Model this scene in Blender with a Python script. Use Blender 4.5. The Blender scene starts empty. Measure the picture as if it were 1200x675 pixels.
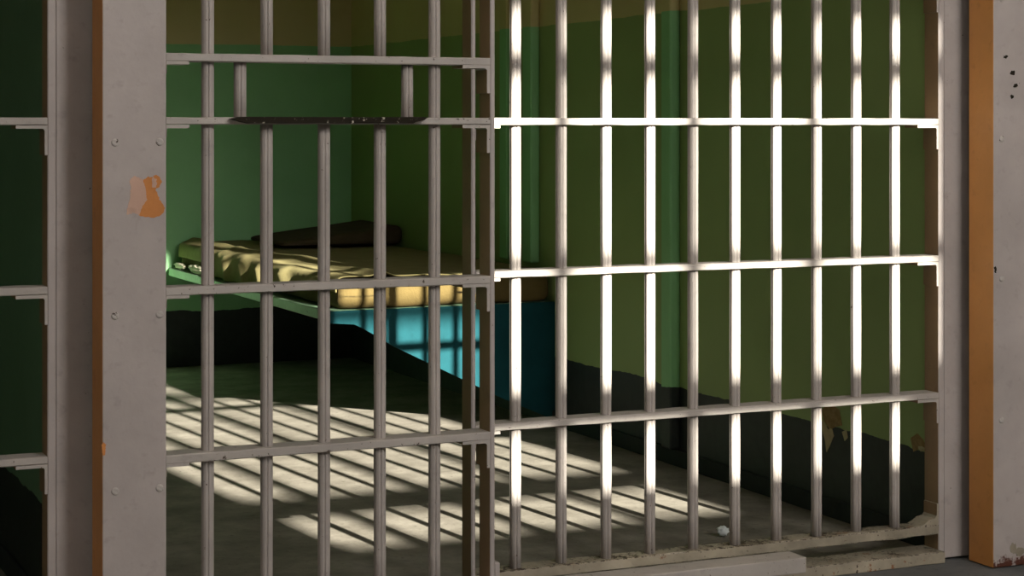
import bpy, bmesh, math, random
from mathutils import Vector, noise

random.seed(4)
S = bpy.context.scene
COL = S.collection

# ------------------------------------------------------------------ dimensions (metres)
P = 2.615                      # pitch of the cells along the block
CELL_D = 5.35                  # depth of a cell
CEIL = 2.62
TOP = 2.56                     # top of the barred fronts
WALL_R, WALL_T = 1.457, 0.16   # inner face of the right wall, wall thickness
CROSS = (0.488, 0.897, 1.306, 1.715, 2.124)   # heights of the crossbars
SUN_DIR = Vector((-0.10, 1.0, -0.345)).normalized()
WIN_Y = -7.0                   # outer wall of the corridor
SX, SZ = 0.70, 2.415           # offset of a sun ray between the front and the outer wall

# ------------------------------------------------------------------ materials
def new_mat(name):
    m = bpy.data.materials.new(name); m.use_nodes = True
    nt = m.node_tree; b = nt.nodes['Principled BSDF']
    return m, nt, b

def N(nt, t, **kw):
    n = nt.nodes.new(t)
    for k, v in kw.items():
        if k in n.inputs: n.inputs[k].default_value = v
        else: setattr(n, k, v)
    return n

def tex_noise(nt, pos, scale, detail=4, rough=0.6):
    n = N(nt, 'ShaderNodeTexNoise'); n.inputs['Scale'].default_value = scale
    n.inputs['Detail'].default_value = detail; n.inputs['Roughness'].default_value = rough
    nt.links.new(pos, n.inputs['Vector']); return n.outputs['Fac']

def ramp(nt, fac, stops):
    r = N(nt, 'ShaderNodeValToRGB'); e = r.color_ramp.elements
    while len(e) < len(stops): e.new(0.5)
    for i, (p, c) in enumerate(stops):
        e[i].position = p
        e[i].color = (c, c, c, 1) if isinstance(c, (int, float)) else (*c, 1)
    nt.links.new(fac, r.inputs['Fac']); return r.outputs['Color']

def mix(nt, fac, a, b, mode='MIX'):
    m = N(nt, 'ShaderNodeMix', data_type='RGBA', blend_type=mode)
    for sock, v in ((0, fac), (6, a), (7, b)):
        if isinstance(v, (int, float)): m.inputs[sock].default_value = v
        elif isinstance(v, tuple): m.inputs[sock].default_value = (*v, 1)
        else: nt.links.new(v, m.inputs[sock])
    return m.outputs[2]

def mth(nt, op, a, b=None, c=None):
    m = N(nt, 'ShaderNodeMath', operation=op)
    for i, v in enumerate((a, b, c)):
        if v is None: continue
        if isinstance(v, (int, float)): m.inputs[i].default_value = v
        else: nt.links.new(v, m.inputs[i])
    return m.outputs[0]

def bump(nt, b, fac, strength, dist=0.004):
    n = N(nt, 'ShaderNodeBump'); n.inputs['Strength'].default_value = strength
    n.inputs['Distance'].default_value = dist
    nt.links.new(fac, n.inputs['Height']); nt.links.new(n.outputs['Normal'], b.inputs['Normal'])

def painted_metal(name, base, chip_col=(0.045, 0.028, 0.018), chip=0.70, rust=None, rough=0.5, mott=0.12, soil=None, spec=0.35, worn=()):
    m, nt, b = new_mat(name)
    pos = N(nt, 'ShaderNodeNewGeometry').outputs['Position']
    lo = tuple(x * (1 - mott) for x in base); hi = tuple(min(1, x * (1 + mott)) for x in base)
    n1 = tex_noise(nt, pos, 5, 5)
    col = ramp(nt, n1, [(0.3, lo), (0.7, hi)])
    n3 = tex_noise(nt, pos, 27, 3)
    col = mix(nt, ramp(nt, n3, [(0.58, 0.0), (0.72, 0.35)]), col, tuple(x * 0.62 for x in base))
    n2 = tex_noise(nt, pos, 75, 5, 0.62)
    col = mix(nt, ramp(nt, n2, [(chip, 0.0), (chip + 0.025, 1.0)]), col, chip_col)
    if rust:
        n4 = tex_noise(nt, pos, 18, 6, 0.7)
        col = mix(nt, ramp(nt, n4, [(rust, 0.0), (rust + 0.04, 0.9)]), col, (0.20, 0.075, 0.025))
    if soil:                                     # scuffed, rusty paint low down near the ground
        z = N(nt, 'ShaderNodeSeparateXYZ'); nt.links.new(pos, z.inputs[0])
        g = mth(nt, 'MULTIPLY_ADD', z.outputs['Z'], -1.0 / soil, 1.0)
        n5 = tex_noise(nt, pos, 30, 5, 0.7)
        g = mth(nt, 'MULTIPLY', mth(nt, 'MAXIMUM', g, 0.0), n5)
        col = mix(nt, ramp(nt, g, [(0.40, 0.0), (0.47, 1.0)]), col, (0.07, 0.022, 0.012))
    for ze, hw in worn:                          # paint knocked off along the upper edge
        z = N(nt, 'ShaderNodeSeparateXYZ'); nt.links.new(pos, z.inputs[0])
        d = mth(nt, 'SUBTRACT', 1.0, mth(nt, 'DIVIDE', mth(nt, 'ABSOLUTE', mth(nt, 'SUBTRACT', z.outputs['Z'], ze)), hw))
        n6 = tex_noise(nt, pos, 85, 5, 0.75)
        g = mth(nt, 'MULTIPLY', mth(nt, 'MAXIMUM', d, 0.0), n6)
        col = mix(nt, ramp(nt, g, [(0.46, 0.0), (0.51, 1.0)]), col, (0.040, 0.026, 0.016))
    nt.links.new(col, b.inputs['Base Color'])
    b.inputs['Roughness'].default_value = rough
    b.inputs['Specular IOR Level'].default_value = spec
    bump(nt, b, mth(nt, 'ADD', mth(nt, 'MULTIPLY', n2, 0.6), n3), 0.22, 0.003)
    return m

PAINT = painted_metal('warm_grey_paint', (0.36, 0.325, 0.305), chip=0.705)
BARP = painted_metal('warm_grey_bar_paint', (0.36, 0.328, 0.300), chip=0.685, rust=0.71)
RAILP = painted_metal('worn_rail_paint', (0.31, 0.275, 0.205), chip=0.64, rust=0.63, mott=0.4, worn=((0.101, 0.008), (0.075, 0.004), (0.027, 0.006)))
CROSSP = painted_metal('crossbar_paint', (0.36, 0.332, 0.300), chip=0.65, rust=0.70)
PLATEP = painted_metal('door_plate_paint', (0.36, 0.322, 0.302), chip=0.725, soil=0.09)
OCHRE = painted_metal('ochre_brown_side', (0.54, 0.25, 0.072), chip=0.74, mott=0.1)  # orange-brown colour for the left-facing side of the door plates
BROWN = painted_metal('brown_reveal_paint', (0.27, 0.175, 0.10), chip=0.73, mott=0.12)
LEDGE = painted_metal('blackened_steel', (0.020, 0.017, 0.012), chip_col=(0.40, 0.37, 0.30), chip=0.60, rough=0.9, spec=0.05)
GREENM = painted_metal('pale_green_bunk_paint', (0.135, 0.225, 0.135), chip_col=(0.05, 0.06, 0.04), chip=0.64, mott=0.2)
TEAL = painted_metal('teal_bracket_paint', (0.007, 0.052, 0.062), chip_col=(0.02, 0.03, 0.03), chip=0.70, mott=0.2, rough=0.75, spec=0.08)
PIPEP = painted_metal('green_pipe_paint', (0.13, 0.26, 0.14), chip=0.74)
ORANGE = painted_metal('orange_primer', (0.52, 0.21, 0.06), chip=0.74, mott=0.2, rough=0.8)
PINKISH = painted_metal('salmon_undercoat', (0.50, 0.33, 0.25), chip=0.74, mott=0.15, rough=0.8)
SCREWM = painted_metal('painted_screw', (0.40, 0.37, 0.34), chip=0.60)

def wall_mat(name, g0, g1):
    m, nt, b = new_mat(name)
    pos = N(nt, 'ShaderNodeNewGeometry').outputs['Position']
    sep = N(nt, 'ShaderNodeSeparateXYZ'); nt.links.new(pos, sep.inputs[0])
    z = sep.outputs['Z']
    wav = tex_noise(nt, pos, 3.2, 4, 0.62)
    fine = tex_noise(nt, pos, 22, 4)
    big = tex_noise(nt, pos, 1.6, 5, 0.6)
    green = ramp(nt, big, [(0.30, g0), (0.70, g1)])
    cream = ramp(nt, big, [(0.30, (0.50, 0.43, 0.20)), (0.70, (0.58, 0.50, 0.25))])
    dado = ramp(nt, fine, [(0.3, (0.018, 0.024, 0.022)), (0.7, (0.027, 0.034, 0.031))])
    zw = mth(nt, 'MULTIPLY_ADD', mth(nt, 'SUBTRACT', wav, 0.5), 0.055, z)
    zw2 = mth(nt, 'MULTIPLY_ADD', mth(nt, 'SUBTRACT', wav, 0.5), 0.02, z)
    col = mix(nt, mth(nt, 'GREATER_THAN', zw, 0.297), dado, green)
    col = mix(nt, mth(nt, 'GREATER_THAN', zw2, 1.727), col, cream)
    nt.links.new(col, b.inputs['Base Color'])
    b.inputs['Roughness'].default_value = 0.55
    b.inputs['Specular IOR Level'].default_value = 0.3
    bump(nt, b, fine, 0.15, 0.006)
    return m
WALL = wall_mat('olive_green_wall_paint', (0.235, 0.325, 0.118), (0.285, 0.385, 0.150))
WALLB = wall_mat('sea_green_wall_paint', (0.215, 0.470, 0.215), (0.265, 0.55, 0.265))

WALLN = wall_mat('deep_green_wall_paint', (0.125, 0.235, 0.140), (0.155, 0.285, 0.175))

def rough_mat(name, a, c, scale=8, rough=0.85, bmp=0.3, speck=None):
    m, nt, b = new_mat(name)
    pos = N(nt, 'ShaderNodeNewGeometry').outputs['Position']
    n = tex_noise(nt, pos, scale, 6, 0.65)
    n2 = tex_noise(nt, pos, scale * 9, 4, 0.6)
    col = ramp(nt, n, [(0.3, a), (0.7, c)])
    if speck:
        col = mix(nt, ramp(nt, n2, [(0.60, 0.0), (0.70, 0.6)]), col, speck)
    nt.links.new(col, b.inputs['Base Color']); b.inputs['Roughness'].default_value = rough
    b.inputs['Specular IOR Level'].default_value = 0.25
    bump(nt, b, n2, bmp, 0.004)
    return m
CONC = rough_mat('worn_cell_concrete', (0.125, 0.112, 0.088), (0.265, 0.243, 0.200), 5.0, 0.85, 0.5, (0.085, 0.075, 0.058))
CORR = rough_mat('dark_corridor_concrete', (0.07, 0.075, 0.075), (0.125, 0.13, 0.127), 6, 0.6, 0.4, (0.04, 0.04, 0.04))
CEILM = rough_mat('ceiling_paint', (0.50, 0.46, 0.33), (0.57, 0.52, 0.38), 2)
FACADE = rough_mat('block_front_paint', (0.33, 0.30, 0.27), (0.38, 0.35, 0.31), 2)
OUTER = rough_mat('corridor_wall_paint', (0.62, 0.57, 0.53), (0.68, 0.62, 0.58), 2)
DARKB = rough_mat('black_skirting', (0.022, 0.027, 0.026), (0.033, 0.039, 0.037), 9)
MATT = rough_mat('ochre_mattress_cloth', (0.085, 0.060, 0.019), (0.115, 0.083, 0.028), 9, 0.95, 0.5)
SHEET = rough_mat('olive_tan_blanket_cloth', (0.21, 0.18, 0.075), (0.27, 0.235, 0.105), 14, 0.95, 0.4)
PILLOW = rough_mat('dark_brown_wool', (0.050, 0.036, 0.018), (0.075, 0.055, 0.028), 14, 0.95, 0.5)
LINEN = rough_mat('off_white_linen', (0.55, 0.50, 0.38), (0.66, 0.60, 0.48), 14, 0.95, 0.4)
PAPER = rough_mat('crumpled_white_paper', (0.50, 0.56, 0.56), (0.72, 0.76, 0.75), 60, 0.9, 0.2)
FLAKE = rough_mat('peeled_cream_paint', (0.40, 0.34, 0.20), (0.52, 0.45, 0.28), 40, 0.9, 0.3)
FLAKEO = rough_mat('peeled_ochre_paint', (0.22, 0.15, 0.06), (0.35, 0.25, 0.12), 40, 0.9, 0.3)

# ------------------------------------------------------------------ helpers
def link(name, bm, mats, parent=None, smooth=False):
    me = bpy.data.meshes.new(name); bm.normal_update(); bm.to_mesh(me); bm.free()
    for m in (mats if isinstance(mats, (list, tuple)) else [mats]): me.materials.append(m)
    if smooth:
        for p in me.polygons: p.use_smooth = True
    o = bpy.data.objects.new(name, me); COL.objects.link(o)
    if parent: o.parent = parent
    return o

def tag(o, label=None, cat=None, group=None, kind=None):
    for k, v in (('label', label), ('category', cat), ('group', group), ('kind', kind)):
        if v: o[k] = v
    return o

def empty(name, loc, label, cat, group=None):
    o = bpy.data.objects.new(name, None); COL.objects.link(o); o.location = loc
    o.empty_display_size = 0.1
    return tag(o, label, cat, group)

def box(bm, x0, x1, y0, y1, z0, z1, bev=0.0, mi=0, seg=1):
    vs = [bm.verts.new((x, y, z)) for z in (z0, z1) for y in (y0, y1) for x in (x0, x1)]
    fs = []
    for q in ((0, 2, 3, 1), (4, 5, 7, 6), (0, 1, 5, 4), (2, 6, 7, 3), (1, 3, 7, 5), (0, 4, 6, 2)):
        f = bm.faces.new([vs[i] for i in q]); f.material_index = mi; fs.append(f)
    if bev:
        es = list({e for f in fs for e in f.edges})
        bmesh.ops.bevel(bm, geom=es, offset=bev, segments=seg, affect='EDGES', profile=0.6)
    return fs

def prism(bm, pts, axis, a0, a1, mi=0):
    """extrude the 2-D outline pts along axis ('y': pts are x,z; 'x': pts are y,z; 'z': pts are x,y)"""
    def v3(p, a): return {'y': (p[0], a, p[1]), 'x': (a, p[0], p[1]), 'z': (p[0], p[1], a)}[axis]
    A = [bm.verts.new(v3(p, a0)) for p in pts]; B = [bm.verts.new(v3(p, a1)) for p in pts]
    fs = [bm.faces.new(A), bm.faces.new(list(reversed(B)))]
    for i in range(len(pts)):
        j = (i + 1) % len(pts); fs.append(bm.faces.new((A[j], A[i], B[i], B[j])))
    for f in fs: f.material_index = mi
    bmesh.ops.recalc_face_normals(bm, faces=fs)
    return fs

def bar_profile(r):
    """tool-proof bar: round with five narrow rolled grooves"""
    pts = []
    gro = [math.radians(-100 + 72 * k) for k in range(5)]
    n = 60
    for i in range(n):
        a = 2 * math.pi * i / n + math.radians(-100)
        d = min(abs((a - g + math.pi) % (2 * math.pi) - math.pi) for g in gro)
        k = 1.0 - 0.30 * max(0.0, 1 - d / math.radians(11))
        pts.append((math.cos(a) * r * k, math.sin(a) * r * k))
    return pts
PROF = bar_profile(0.0155)

def bar_mesh(x, y, z0, z1):
    bm = bmesh.new()
    nz = max(2, int((z1 - z0) / 0.10)); rings = []
    for k in range(nz + 1):
        z = z0 + (z1 - z0) * k / nz
        q = noise.noise(Vector((x * 7.3, 2.0, z * 3))) * 0.0007
        s = 1 + noise.noise(Vector((x * 9.1, 5.0, z * 9))) * 0.03
        rings.append([bm.verts.new((x + px * s + q, y + py * s, z)) for px, py in PROF])
    n = len(PROF)
    for a, b in zip(rings, rings[1:]):
        for i in range(n):
            j = (i + 1) % n; bm.faces.new((a[i], a[j], b[j], b[i]))
    bm.faces.new(list(reversed(rings[0]))); bm.faces.new(rings[-1])
    return bm

def rough_box(bm, x0, x1, y0, y1, z0, z1, amp=0.0012, n=None, mi=0):
    """long flat bar, hand-forged: its edges wander a little"""
    n = n or max(6, int((x1 - x0) / 0.03)); rings = []
    b = 0.0022
    for k in range(n + 1):
        x = x0 + (x1 - x0) * k / n
        w = lambda s: noise.noise(Vector((x * 14, s, z0 * 5))) * amp
        sec = [(y0 + b, z0 + w(1)), (y1 - b, z0 + w(2)), (y1, z0 + b), (y1, z1 - b), (y1 - b, z1 + w(3)),
               (y0 + b, z1 + w(4)), (y0 + w(5), z1 - b), (y0 + w(6), z0 + b)]
        rings.append([bm.verts.new((x, y, z)) for y, z in sec])
    fs = []
    for a, c in zip(rings, rings[1:]):
        for i in range(8):
            j = (i + 1) % 8; fs.append(bm.faces.new((a[i], a[j], c[j], c[i])))
    fs.append(bm.faces.new(rings[0])); fs.append(bm.faces.new(list(reversed(rings[-1]))))
    for f in fs: f.material_index = mi
    bmesh.ops.recalc_face_normals(bm, faces=fs)

def copy_thing(src, dx, label, group=None):
    def rec(o, par):
        c = o.copy(); COL.objects.link(c)
        if par: c.parent = par
        for ch in list(o.children): rec(ch, c)
        return c
    c = rec(src, None); c.location.x += dx; c['label'] = label
    if group: c['group'] = group
    return c

def structure(name, bm, mat, label=None, smooth=False):
    o = link(name, bm, mat, smooth=smooth); o['kind'] = 'structure'
    if label: o['label'] = label
    return o

# ------------------------------------------------------------------ the setting
XL, XR = -9.0, 9.0
bm = bmesh.new(); box(bm, -P * 2, P * 2, 0.05, CELL_D, -0.20, 0.0)
structure('floor', bm, CONC, 'worn beige concrete floor of the cell')
bm = bmesh.new(); box(bm, XL, XR, WIN_Y - 0.4, 0.05, -0.20, -0.006)
structure('floor_corridor', bm, CORR, 'dark grey concrete corridor floor outside the cells')
bm = bmesh.new(); box(bm, -P * 2, P * 2, CELL_D, CELL_D + 0.2, -0.2, CEIL + 0.2)
structure('wall_back', bm, WALLB, 'green back wall of the cell with cream top and black dado')
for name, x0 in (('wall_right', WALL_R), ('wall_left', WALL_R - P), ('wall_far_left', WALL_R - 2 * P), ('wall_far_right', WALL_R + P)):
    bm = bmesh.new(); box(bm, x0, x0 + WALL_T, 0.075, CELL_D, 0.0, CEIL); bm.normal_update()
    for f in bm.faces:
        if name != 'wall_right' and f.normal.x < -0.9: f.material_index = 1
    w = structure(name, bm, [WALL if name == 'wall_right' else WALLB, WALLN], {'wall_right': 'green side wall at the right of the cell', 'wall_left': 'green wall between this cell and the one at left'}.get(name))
    if name == 'wall_right': wall_right = w
bm = bmesh.new(); box(bm, -P * 2, P * 2, -0.05, CELL_D + 0.2, CEIL, CEIL + 0.2)
structure('ceiling', bm, CEILM)
bm = bmesh.new(); box(bm, XL, XR, -0.16, 0.11, TOP, CEIL + 0.2); box(bm, XL, XR, -0.05, 0.25, CEIL + 0.2, 6.7)
for nm, xa, xb in (('wall_front_left', XL, -2 * P), ('wall_front_right', 2 * P, XR)):
    b2 = bmesh.new(); box(b2, xa, xb, -0.05, 0.25, -0.2, TOP); structure(nm, b2, FACADE)
structure('wall_front', bm, FACADE, 'painted front of the cell block above the cells')
for i, x0 in enumerate((WALL_R, WALL_R - P)):
    xb = x0 if i == 0 else x0
    bm = bmesh.new()
    box(bm, xb - 0.013, xb - 0.0005, 0.08, CELL_D - 0.001 if i else 2.755, 0.0, 0.063, 0.003)
    structure('baseboard_right' if i == 0 else 'baseboard_left', bm, DARKB)

# corridor: outer wall with the tall multi-paned window the sun comes through, roof with a skylight
wx0, wx1, wz0, wz1 = -0.075 + SX, 1.398 + SX, 0.305 + SZ, 2.46 + SZ
RZ = 6.7
bm = bmesh.new()
box(bm, XL, wx0, WIN_Y - 0.10, WIN_Y, -0.2, RZ); box(bm, wx1, XR, WIN_Y - 0.10, WIN_Y, -0.2, RZ)
box(bm, wx0, wx1, WIN_Y - 0.10, WIN_Y, -0.2, wz0); box(bm, wx0, wx1, WIN_Y - 0.10, WIN_Y, wz1, RZ)
structure('wall_outer', bm, OUTER)
bm = bmesh.new(); f_ = 0.018
f_ = 0.031
for xv in (0.155, 0.565, 0.96): box(bm, xv + SX - f_, xv + SX + f_, WIN_Y - 0.07, WIN_Y - 0.04, wz0, wz1)
for zv, hh in ((0.545, 0.060), (0.945, 0.022), (1.485, 0.036), (1.665, 0.036), (2.05, 0.018)):
    box(bm, wx0, wx1, WIN_Y - 0.072, WIN_Y - 0.038, zv + SZ - hh, zv + SZ + hh)
box(bm, 1.30 + SX, wx1, WIN_Y - 0.08, WIN_Y - 0.03, wz0, 0.53 + SZ)  # added unseen block that cuts the sun patch short at lower right
box(bm, 1.03 + SX, wx1, WIN_Y - 0.08, WIN_Y - 0.03, 1.66 + SZ, wz1)      # unseen blocker added to keep sun off the blanket's right part
structure('window_1', bm, PAINT)
bm = bmesh.new()
box(bm, XL, XR, WIN_Y - 0.1, -6.2, RZ, RZ + 0.15); box(bm, XL, XR, -2.2, 0.25, RZ, RZ + 0.15)
box(bm, XL, -7.0, -6.2, -2.2, RZ, RZ + 0.15); box(bm, 7.0, XR, -6.2, -2.2, RZ, RZ + 0.15)
structure('ceiling_corridor', bm, OUTER)
bm = bmesh.new(); box(bm, XL - 0.15, XL, WIN_Y - 0.1, 0.25, -0.2, RZ); structure('wall_corridor_left', bm, OUTER)
bm = bmesh.new(); box(bm, XR, XR + 0.15, WIN_Y - 0.1, 0.25, -0.2, RZ); structure('wall_corridor_right', bm, OUTER)

# shallow painted pilasters on the right wall
for i, (y0, y1, d) in enumerate(((1.655, 1.73, 0.045), (1.555, 1.58, 0.018), (2.90, 2.99, 0.045), (3.16, 3.24, 0.045))):
    bm = bmesh.new(); box(bm, WALL_R - d, WALL_R - 0.0005, y0, y1, 0.30 if y0 > 2.8 else 0.066, CEIL, 0.006)
    if y0 > 2.8:
        bm.free(); bm = bmesh.new(); box(bm, WALL_R - d, WALL_R - 0.0005, y0, y1, 0.69, CEIL, 0.006)
    structure('trim_%d' % (i + 1), bm, WALLB)

# sill under the barred front
bm = bmesh.new()
rough_box(bm, -0.98, 1.40, -0.030, 0.075, -0.006, 0.028, 0.003)
structure('trim_5', bm, RAILP, 'low rusty painted sill on the floor under the bars')
# flakes of paint that peel along the black dado
def flake(pts, mat, seed, lift=0.006):
    bm = bmesh.new()
    cy = sum(p[0] for p in pts) / len(pts); cz = sum(p[1] for p in pts) / len(pts)
    out = []
    for (y, z) in pts: out.append((y, z))
    A = [bm.verts.new((WALL_R - 0.0006 - lift * abs(noise.noise(Vector((y * 60, z * 60, seed)))), y, z)) for y, z in out]
    c = bm.verts.new((WALL_R - lift, cy, cz))
    B = [bm.verts.new((WALL_R - 0.0001, y, z)) for y, z in out]
    n = len(out)
    for i in range(n):
        j = (i + 1) % n
        bm.faces.new((A[i], A[j], c)); bm.faces.new((B[i], B[j], A[j], A[i]))
    bmesh.ops.recalc_face_normals(bm, faces=bm.faces[:])
    link('paint_flake', bm, mat, wall_right)
# (y, z) outlines on the right wall, filled in below from the spots in the photograph
FLAKES = [
    ([(0.705, 0.345), (0.66, 0.375), (0.60, 0.36), (0.585, 0.31), (0.625, 0.30), (0.655, 0.285), (0.69, 0.31)], FLAKEO),
    ([(0.745, 0.305), (0.70, 0.315), (0.665, 0.285), (0.645, 0.297), (0.632, 0.27), (0.655, 0.235), (0.672, 0.21), (0.683, 0.245), (0.70, 0.275), (0.725, 0.285)], FLAKE),
    ([(0.585, 0.29), (0.56, 0.30), (0.553, 0.275), (0.57, 0.262)], FLAKE),
    ([(0.215, 0.325), (0.18, 0.345), (0.15, 0.33), (0.135, 0.305), (0.165, 0.30), (0.20, 0.285)], FLAKEO),
    ([(0.19, 0.308), (0.15, 0.318), (0.125, 0.30), (0.16, 0.292)], FLAKE),
]
for i, (pts, m_) in enumerate(FLAKES): flake(pts, m_, i * 3.1)

# ------------------------------------------------------------------ fixed barred front
def bracket(parent, x_st, side, zc, y0, y1, leg, zleg=0.072, lip=0.0065):
    """angle bracket in the corner under a crossbar; side=-1: opening lies to the left of the upright"""
    bm = bmesh.new(); s = side
    pts = [(x_st, zc), (x_st + s * leg, zc), (x_st + s * leg, zc - 0.008), (x_st + s * lip * 1.6, zc - 0.008),
           (x_st + s * lip, zc - 0.012), (x_st + s * lip, zc - zleg), (x_st, zc - zleg)]
    fs = prism(bm, pts, 'y', y0, y1)
    for f in fs:                                    # the side that faces the opening is brown like the upright's
        f.normal_update()
        if f.normal.x * s > 0.7: f.material_index = 1
    link('corner_bracket', bm, [CROSSP, BROWN], parent)

def upright(name, parent, x0, x1, y0, y1, z0, z1, bev=0.003, mat=None, side=None):
    bm = bmesh.new(); fs = box(bm, x0, x1, y0, y1, z0, z1, bev)
    bm.normal_update()
    for f in bm.faces:
        if abs(f.normal.x) > 0.9: f.material_index = 1
    return link(name, bm, [mat or PAINT, side or BROWN], parent)

FD = 0.066
def make_front(label):
    r = empty('barred_cell_front', (0, 0, 0), label, 'cell bars', None)
    # left upright (flat bar), right upright (wide plate with a folded seam)
    upright('upright', r, -0.1183, -0.1060, 0.0, FD, 0.028, TOP)
    bm = bmesh.new()
    box(bm, 1.4005, 1.4205, 0.0, FD + 0.005, 0.0, TOP, 0.0025); box(bm, 1.421, 1.515, 0.0012, FD, 0.0, TOP, 0.0025)
    bm.normal_update()
    for f in bm.faces:
        if f.normal.x < -0.9 and f.calc_center_median().x < 1.405: f.material_index = 1
    link('upright', bm, [PAINT, BROWN], r)
    for k in range(10):
        x = 0.0238 + 0.13772 * k
        link('bar', bar_mesh(x, 0.031, 0.085, TOP), BARP, r, True)
    for zc in CROSS:
        bm = bmesh.new(); rough_box(bm, -0.1055, 1.4000, 0.0, FD, zc - 0.0094, zc + 0.0094, 0.0011)
        link('crossbar', bm, CROSSP, r)
        bracket(r, 1.4005, -1, zc - 0.0100, 0.0008, FD, 0.075)
        bracket(r, -0.1060, 1, zc - 0.0100, 0.0008, FD, 0.072, 0.04)
    bm = bmesh.new(); rough_box(bm, -0.1055, 1.4000, 0.0, FD, 0.074, 0.102, 0.0035)
    # gusset at the right end of the bottom rail
    fs = prism(bm, [(1.4000, 0.100), (1.33, 0.100), (1.35, 0.108), (1.365, 0.118), (1.387, 0.122), (1.394, 0.130), (1.3945, 0.165), (1.4000, 0.165)], 'y', 0.001, FD - 0.002)
    for f in fs:
        f.normal_update()
        if f.normal.x < -0.8: f.material_index = 1
    link('bottom_rail', bm, [RAILP, BROWN], r)
    return r
front = make_front('rows of sunlit grey bars fixed across the right half of the cell')
copy_thing(front, -2.632, 'dark barred front of the neighbouring cell at left edge of photo')

# ------------------------------------------------------------------ sliding door
def blob(bm, pts, y, t=0.0009):
    A = [bm.verts.new((x, y - t, z)) for x, z in pts]; B = [bm.verts.new((x, y, z)) for x, z in pts]
    fs = [bm.faces.new(A)]
    for i in range(len(pts)):
        j = (i + 1) % len(pts); fs.append(bm.faces.new((A[j], A[i], B[i], B[j])))
    bmesh.ops.recalc_face_normals(bm, faces=fs)

DY0, DY1 = -0.150, -0.078
def make_door(label):
    r = empty('sliding_gate', (-1.055, -0.15, 0), label, 'cell door'); r['kind'] = 'thing'
    ox, oy = r.location.x, r.location.y
    def part(name, bm, mats, parent=r, smooth=False):
        bmesh.ops.translate(bm, verts=bm.verts, vec=(-ox, -oy, 0)) if parent is r or True else None
        return link(name, bm, mats, parent, smooth)
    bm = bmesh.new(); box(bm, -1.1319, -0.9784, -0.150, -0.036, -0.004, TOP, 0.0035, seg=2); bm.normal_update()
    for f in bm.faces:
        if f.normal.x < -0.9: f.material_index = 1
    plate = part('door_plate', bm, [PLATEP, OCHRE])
    for zc in (0.43, 0.845, 1.257, 1.666, 2.075):
        for x in (-1.1016, -0.995):
            bm = bmesh.new()
            bmesh.ops.create_uvsphere(bm, u_segments=18, v_segments=10, radius=0.0095)
            bmesh.ops.scale(bm, vec=(1, 0.42, 1), verts=bm.verts)
            for v in bm.verts:                        # drive slot
                if v.co.y < -0.002 and abs(v.co.x * 0.6 + v.co.z) < 0.0022: v.co.y += 0.0016
            bmesh.ops.translate(bm, verts=bm.verts, vec=(x, -0.1502, zc + random.uniform(-.002, .002)))
            part('screw', bm, SCREWM, plate, True)
    upright_bm = bmesh.new(); box(upright_bm, -0.1301, -0.1168, DY0, DY1, 0.09, TOP - 0.02, 0.0025); upright_bm.normal_update()
    for f in upright_bm.faces:
        if f.normal.x < -0.9: f.material_index = 1
    part('door_upright', upright_bm, [PAINT, BROWN])
    cz = [(1.460, 0.0098), (0.897, 0.0100), (0.494, 0.0105), (0.105, 0.013), (1.868, 0.0100), (2.277, 0.0100)]
    for zc, h in cz:
        bm = bmesh.new(); rough_box(bm, -0.9786, -0.1300, DY0, DY1, zc - h, zc + h, 0.0011)
        part('crossbar', bm, CROSSP)
    bm = bmesh.new(); rough_box(bm, -0.9786, -0.1300, DY0, DY1, 1.2980, 1.3155, 0.0011)
    part('crossbar', bm, CROSSP)
    xs = [-0.8675 + 0.1491 * k for k in range(5)]
    for k, x in enumerate(xs):
        if k in (0, 4):
            part('bar', bar_mesh(x, -0.114, 0.10, TOP - 0.02), BARP, r, True)
        else:
            part('bar', bar_mesh(x, -0.114, 0.10, 1.300), BARP, r, True)
            part('bar', bar_mesh(x, -0.114, 1.462, TOP - 0.02), BARP, r, True)
    for x in (-0.7861, -0.3462):
        part('slot_post', bar_mesh(x, -0.114, 1.312, 1.452), BARP, r, True)
    bm = bmesh.new()
    prism(bm, [(-0.8250, 1.3120), (-0.8000, 1.3170), (-0.5, 1.3165), (-0.325, 1.3172), (-0.3120, 1.3160), (-0.3220, 1.3090), (-0.345, 1.3040), (-0.352, 1.3005), (-0.41, 1.3010), (-0.60, 1.3008), (-0.78, 1.3008), (-0.800, 1.3050)], 'y', -0.172, -0.1485)
    part('food_slot_ledge', bm, LEDGE)
    # angle brackets
    for zc, h in cz[:3] + cz[4:] + [(1.3065, 0.0100)]:
        for xst, s, leg, zl in ((-0.1301, -1, 0.077, 0.072), (-0.9784, 1, 0.056, 0.03)):
            bm = bmesh.new(); lip = 0.0088 if s < 0 else 0.001
            z = zc - h + 0.0005
            fs = prism(bm, [(xst, z), (xst + s * leg, z), (xst + s * leg, z - 0.0080), (xst + s * lip * 1.5, z - 0.0080),
                       (xst + s * lip, z - 0.012), (xst + s * lip, z - zl), (xst, z - zl)], 'y', DY0 + 0.0006, DY1)
            for f in fs:
                f.normal_update()
                if f.normal.x < -0.7: f.material_index = 1
            part('corner_bracket', bm, [CROSSP, BROWN])
    bm = bmesh.new(); box(bm, -0.1168, -0.1010, DY0 + 0.002, DY1, 0.095, 0.165, 0.003)
    part('bottom_lug', bm, PAINT)
    return r, plate, part
door, plate, part = make_door('barred sliding door with a food slot filling the left half of the cell front')
door2 = copy_thing(door, P, 'door of the next cell, only its grey edge plate at far right of photo')
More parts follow.
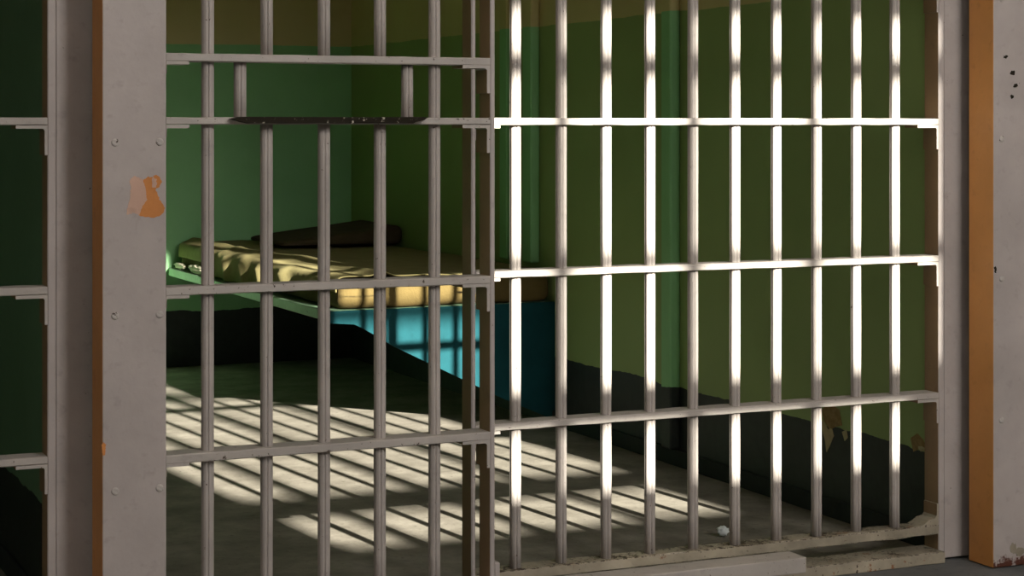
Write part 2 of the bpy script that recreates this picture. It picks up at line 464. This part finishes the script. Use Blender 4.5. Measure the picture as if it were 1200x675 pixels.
# marks of its own on each plate: bare orange primer patch on ours, dark dents on the neighbour's
ox, oy = door.location.x, door.location.y
def patch(name, pts, mat, pl, y=-0.1500):
    out = []
    for i, a in enumerate(pts):                  # ragged outline, as paint chips
        b = pts[(i + 1) % len(pts)]
        for k in range(5):
            u, v = a[0] + (b[0] - a[0]) * k / 5, a[1] + (b[1] - a[1]) * k / 5
            out.append((u + 0.0035 * noise.noise(Vector((u * 190, v * 190, 1))), v + 0.0035 * noise.noise(Vector((u * 190, v * 190, 7)))))
    bm = bmesh.new(); blob(bm, out, y); bmesh.ops.translate(bm, verts=bm.verts, vec=(-ox, -oy, 0))
    link(name, bm, mat, pl)
patch('primer_patch', [(-1.046, 1.082), (-1.030, 1.078), (-1.010, 1.075), (-0.993, 1.080), (-0.983, 1.092), (-0.984, 1.104), (-0.992, 1.114), (-1.000, 1.128), (-1.005, 1.142), (-0.996, 1.150), (-0.990, 1.162), (-0.994, 1.172), (-1.003, 1.178), (-1.012, 1.172), (-1.022, 1.174), (-1.034, 1.166), (-1.031, 1.150), (-1.028, 1.135), (-1.026, 1.118), (-1.036, 1.104)], ORANGE, plate)
patch('undercoat_patch', [(-1.074, 1.084), (-1.055, 1.088), (-1.046, 1.082), (-1.036, 1.104), (-1.026, 1.118), (-1.028, 1.135), (-1.031, 1.150), (-1.034, 1.166), (-1.044, 1.172), (-1.058, 1.176), (-1.066, 1.166), (-1.065, 1.140), (-1.068, 1.115), (-1.073, 1.100)], PINKISH, plate, -0.14995)
patch('undercoat_patch', [(-1.012, 1.146), (-1.004, 1.148), (-1.003, 1.164), (-1.008, 1.174), (-1.014, 1.168)], PINKISH, plate, -0.1507)
for (x, z, sx, sz, seed) in ((-1.1290, 0.532, 0.0045, 0.016, 1),):
    patch('rust_spot', [(x + sx * math.cos(a) * (1 + .3 * noise.noise(Vector((a, seed, 0)))), z + sz * math.sin(a) * (1 + .3 * noise.noise(Vector((a * 2, seed, 3))))) for a in [2 * math.pi * k / 12 for k in range(12)]], ORANGE, plate, -0.1495)
plate2 = [c for c in door2.children if c.name.startswith('door_plate')][0]
for (x, z, sx, sz, seed) in ((1.527 - P, 1.497, .008, .005, 1), (1.553 - P, 1.450, .010, .006, 2), (1.565 - P, 1.412, .008, .006, 3), (1.551 - P, 1.380, .006, .006, 4), (1.580 - P, 0.035, .016, .014, 5), (1.556 - P, 0.048, .012, .016, 6), (1.5, 0.9, 0, 0, 7), (1.490 - P, 0.872, .004, .009, 8)):
    if sx == 0: continue
    patch('dent', [(x + sx * math.cos(a) * (1 + .5 * noise.noise(Vector((a, seed, 0)))), z + sz * math.sin(a) * (1 + .5 * noise.noise(Vector((a * 2, seed, 3))))) for a in [2 * math.pi * k / 14 for k in range(14)]],
          LEDGE if z > 0.2 else RAILP, plate2)

# track the door slides on
bm = bmesh.new()
rough_box(bm, -0.977, 0.835, -0.148, -0.060, 0.046, 0.089, 0.002)
r = link('door_track', bm, CROSSP)
tag(r, 'worn whitish steel guide rail under the door, ending below the right bars', 'door track')
for x in (-0.95, -0.2, 0.5):
    bm = bmesh.new(); box(bm, x, x + 0.05, -0.125, -0.075, -0.006, 0.047, 0.002)
    link('track_foot', bm, RAILP, r)

# ------------------------------------------------------------------ bunk
BX0, BX1, BY0, BY1 = 0.418, WALL_R - 0.001, 2.765, CELL_D - 0.002
bunk = empty('bunk', ((BX0 + BX1) / 2, (BY0 + BY1) / 2, 0), 'green steel bunk fixed to the right wall at the back of the cell', 'bunk')
bo = bunk.location.copy()
bm = bmesh.new()
pts = [(BX0, BY0), (BX1, BY0), (BX1, BY1), (BX0 + 0.035, BY1)]
pts += [(BX0 + 0.035 - 0.035 * math.sin(a), BY1 - 0.035 + 0.035 * math.cos(a)) for a in [math.pi / 2 * k / 6 for k in range(1, 7)]]
prism(bm, pts, 'z', 0.492, 0.533)
bmesh.ops.bevel(bm, geom=bm.edges[:], offset=0.003, segments=1, affect='EDGES')
bmesh.ops.translate(bm, verts=bm.verts, vec=-bo); link('bunk_platform', bm, GREENM, bunk)
bm = bmesh.new()
prism(bm, [(BX0 + 0.004, 0.5315), (BX1, 0.5315), (BX1, 0.022), (1.20, 0.134), (0.72, 0.372), (0.575, 0.458), (0.54, 0.474), (BX0 + 0.004, 0.484)], 'y', BY0 - 0.016, BY0 - 0.001)
bmesh.ops.translate(bm, verts=bm.verts, vec=-bo); link('end_bracket', bm, TEAL, bunk)['label'] = 'teal triangular end bracket'

# mattress: rounded, slightly lumpy slab
MX0, MX1, MY0, MY1, MZ0, MZ1 = 0.480, 1.440, 2.752, 5.315, 0.534, 0.652
def slab(x0, x1, y0, y1, z0, z1, r, nx, ny, lump, seed, zfun=None, rc=None):
    """closed rounded slab on a grid: section rounded with radius r"""
    bm = bmesh.new()
    hx, hy, hz = (x1 - x0) / 2, (y1 - y0) / 2, (z1 - z0) / 2
    cx, cy, cz = (x0 + x1) / 2, (y0 + y1) / 2, (z0 + z1) / 2
    bmesh.ops.create_cube(bm, size=2)
    bmesh.ops.subdivide_edges(bm, edges=[e for e in bm.edges if abs(e.verts[0].co.x - e.verts[1].co.x) > 1], cuts=nx, use_grid_fill=True)
    bmesh.ops.subdivide_edges(bm, edges=[e for e in bm.edges if abs(e.verts[0].co.y - e.verts[1].co.y) > 1], cuts=ny, use_grid_fill=True)
    bmesh.ops.subdivide_edges(bm, edges=[e for e in bm.edges if abs(e.verts[0].co.z - e.verts[1].co.z) > 1], cuts=8, use_grid_fill=True)
    for v in bm.verts:
        p = Vector((v.co.x * hx, v.co.y * hy, v.co.z * hz))
        # pull into a rounded box
        q = Vector((max(-hx + r, min(hx - r, p.x)), max(-hy + r, min(hy - r, p.y)), max(-hz + r, min(hz - r, p.z))))
        d = p - q
        if d.length > 1e-6: p = q + d.normalized() * min(r, d.length if sum(abs(c) > 1e-6 for c in d) == 1 else r)
        w = Vector((p.x + cx, p.y + cy, p.z + cz))
        nrm = d.normalized() if d.length > 1e-6 else Vector((0, 0, 1))
        w += nrm * lump * noise.noise(Vector((w.x * 5, w.y * 3.2, w.z * 7 + seed)))
        if zfun: w = zfun(w)
        v.co = w
    return bm
def mz(w):
    if w.y < 2.80 and w.z < MZ0 + 0.05:            # the free end curls up a little between sags
        w.z += (0.010 + 0.010 * math.sin(w.x * 12.5 + 0.9) + 0.004 * math.sin(w.x * 31)) * (2.80 - w.y) / 0.05
    w.z = max(w.z, MZ0 + 0.0005)
    if w.y < 2.78: w.y -= 0.005 * math.sin(w.x * 11 + 1.0)
    return w
bm = slab(MX0, MX1, MY0 - 0.001, MY1, MZ0, MZ1, 0.030, 46, 90, 0.007, 2.0, mz)
m_ = link('mattress', bm, MATT, None, True)
tag(m_, 'thin ochre mattress lying on the green bunk, its end lit by the sun', 'mattress')

# blanket: covers the mattress, its left edge hanging rumpled over the side
def blanket():
    bm = bmesh.new()
    ny, nv = 210, 84
    rows = []
    for j in range(ny + 1):
        y = 2.772 + (5.30 - 2.772) * j / ny
        row = []
        far = (y - 2.772) / 2.528
        # the hanging edge: short near the foot, reaching the platform at the head
        hang = 0.026 + 0.072 * min(1, max(0, (y - 3.15) / 0.7)) + 0.014 * noise.noise(Vector((y * 4, 7, 0)))
        hang = max(0.018, min(0.105, hang))
        if y > 4.6: hang = max(0.03, hang - 0.06 * min(1, (y - 4.6) / 0.12))
        for i in range(nv + 1):
            t = i / nv
            W = 0.93; R = 0.028; L = W + R * 1.57 + hang
            s = t * L
            xe = MX0 - 0.006
            if s < W:
                x = MX1 - 0.012 - s * (MX1 - 0.012 - (xe + R)) / W; z = MZ1 + 0.007; n = Vector((0, 0, 1))
            elif s < W + R * 1.57:
                a = (s - W) / R; x = xe + R - R * math.sin(a); z = MZ1 + 0.007 - R + R * math.cos(a); n = Vector((-math.sin(a), 0, math.cos(a)))
            else:
                x = xe; z = MZ1 + 0.007 - R - (s - W - R * 1.57); n = Vector((-1, 0, 0))
            # folds: a long diagonal ridge on the top, and gathers running down the side
            edge = max(0.0, 1 - (x - xe) / 0.36)
            g = 0.5 + 0.5 * math.sin(y * 17 + 3.2 * noise.noise(Vector((y * 2.2, x * 2, 1))) + (x - xe) * 9)
            d = 0.008 * edge * g ** 2.0 * min(1, 0.25 + far * 1.6)
            d += 0.010 * max(0, noise.noise(Vector((x * 4.5, y * 2.0, 4)))) + 0.005 * (0.5 + 0.5 * noise.noise(Vector((x * 11, y * 7, 9))))
            line = xe + 0.06 + 0.16 * (1 - far) + 0.02 * math.sin(y * 4)
            d += 0.022 * math.exp(-((x - line) / 0.035) ** 2) * (1 if n.z > .5 else n.z * 2 if n.z > 0 else 0)
            d += 0.004
            if n.z < 0.6:                          # gathers hanging down the side
                q = 0.5 + 0.5 * math.sin(y * 21 + 2.5 * noise.noise(Vector((y * 1.7, 3, 1))) - z * 14)
                fade = min(1, max(0, (4.75 - y) / 0.15)) * min(1, max(0, (y - 3.0) / 0.5))
                d = d * 0.6 + (1 - n.z) * 0.030 * q ** 2.5 * fade
            p = Vector((x, y, z)) + n * d
            if p.z < 0.538: p.z = 0.538
            row.append(bm.verts.new(p))
        rows.append(row)
    for a, b in zip(rows, rows[1:]):
        for i in range(nv): bm.faces.new((a[i], a[i + 1], b[i + 1], b[i]))
    return bm
b_ = link('blanket', blanket(), SHEET, None, True)
sm = b_.modifiers.new('thickness', 'SOLIDIFY'); sm.thickness = 0.004; sm.offset = 1
tag(b_, 'rumpled olive tan blanket spread over the mattress, edge hanging at the left', 'blanket')

# pillow under dark wool at the head of the bunk
def pz(w):
    k = max(0, min(1, (w.x - 0.80) / 0.60))
    if w.z > 0.69: w.z -= 0.075 * (1 - k) * (w.z - 0.68) / 0.10
    return w
bm = slab(0.80, 1.445, 4.52, 5.10, 0.678, 0.778, 0.035, 30, 24, 0.010, 8.0, pz)
o = link('pillow', bm, PILLOW, None, True)
tag(o, 'flat dark brown pillow at the head of the bunk, in the back right corner', 'pillow')

# crumpled ends of linen sticking out at the head of the bunk
def crumple(name, c, r, sc, mat, seed, sub=4):
    bm = bmesh.new(); bmesh.ops.create_icosphere(bm, subdivisions=sub, radius=r)
    for v in bm.verts:
        k = 1 + 0.45 * noise.noise(v.co.normalized() * 2.2 + Vector((seed, 0, 0))) + 0.2 * noise.noise(v.co.normalized() * 5 + Vector((0, seed, 0)))
        v.co = Vector((v.co.x * k * sc[0], v.co.y * k * sc[1], v.co.z * k * sc[2]))
    zm = min(v.co.z for v in bm.verts)
    for v in bm.verts: v.co += Vector((c[0], c[1], c[2] - zm))
    return link(name, bm, mat, None, True)
tag(crumple('folded_sheet', (0.4430, 4.84, 0.5340), 0.030, (0.42, 5.0, 0.62), LINEN, 3.0), 'small crumpled end of pale sheet on the bunk edge beside the blanket', 'sheet')
tag(crumple('sheet_corner', (0.4420, 5.17, 0.5340), 0.024, (0.50, 4.0, 0.60), LINEN, 9.0), 'small pale tuft of sheet at the rounded head corner of the bunk', 'sheet')
tag(crumple('paper_scrap', (0.972, 0.532, 0.0005), 0.016, (1.25, 0.8, 0.95), PAPER, 5.0, 3), 'tiny crumpled white paper scrap on the cell floor behind the bars', 'paper scrap')

# ------------------------------------------------------------------ light
sun = bpy.data.lights.new('sun', 'SUN'); sun.energy = 30.0; sun.angle = math.radians(0.53); sun.color = (1.0, 0.945, 0.83)
so = bpy.data.objects.new('sun', sun); COL.objects.link(so); so.location = (0.7 - SUN_DIR.x, -10, 9)
so.rotation_euler = SUN_DIR.to_track_quat('-Z', 'Y').to_euler()
w = bpy.data.worlds.new('sky'); S.world = w; w.use_nodes = True
bg = w.node_tree.nodes['Background']; bg.inputs['Color'].default_value = (1.0, 0.955, 0.945, 1); bg.inputs['Strength'].default_value = 0.32

# daylight from the tall dusty window in the corridor's outer wall
ar = bpy.data.lights.new('window_and_fill_light', 'AREA'); ar.shape = 'RECTANGLE'; ar.size = 1.42; ar.size_y = 2.25
ar.energy = 295; ar.color = (1.0, 0.955, 0.92)
ao = bpy.data.objects.new('window_and_fill_light', ar); COL.objects.link(ao); ao.location = (1.78, WIN_Y + 0.03, 4.35)
ao.rotation_euler = (math.radians(90), 0, 0)

ar_fill = ar.copy(); ar_fill.energy = 34  # added weak fill from the left, no window is built there
ao_fill = bpy.data.objects.new('window_and_fill_light', ar_fill); COL.objects.link(ao_fill); ao_fill.location = (-3.2, WIN_Y + 0.03, 3.6)
ao_fill.rotation_euler = ao.rotation_euler

# ------------------------------------------------------------------ camera
cam = bpy.data.cameras.new('camera'); cam.sensor_width = 36; cam.lens = 2229 / 1200 * 36
cam.shift_y = -(337.5 - 145) / 1200
co = bpy.data.objects.new('camera', cam); COL.objects.link(co)
co.location = (-2.115, -4.641, 1.30); co.rotation_euler = (math.radians(90), 0, math.radians(-24.5))
S.camera = co
S.view_settings.view_transform = 'Standard'; S.view_settings.look = 'None'
S.view_settings.gamma = 1; S.view_settings.exposure = 0.0; S.view_settings.use_curve_mapping = False
S.cycles.use_denoising = True; S.cycles.max_bounces = 10; S.cycles.diffuse_bounces = 8
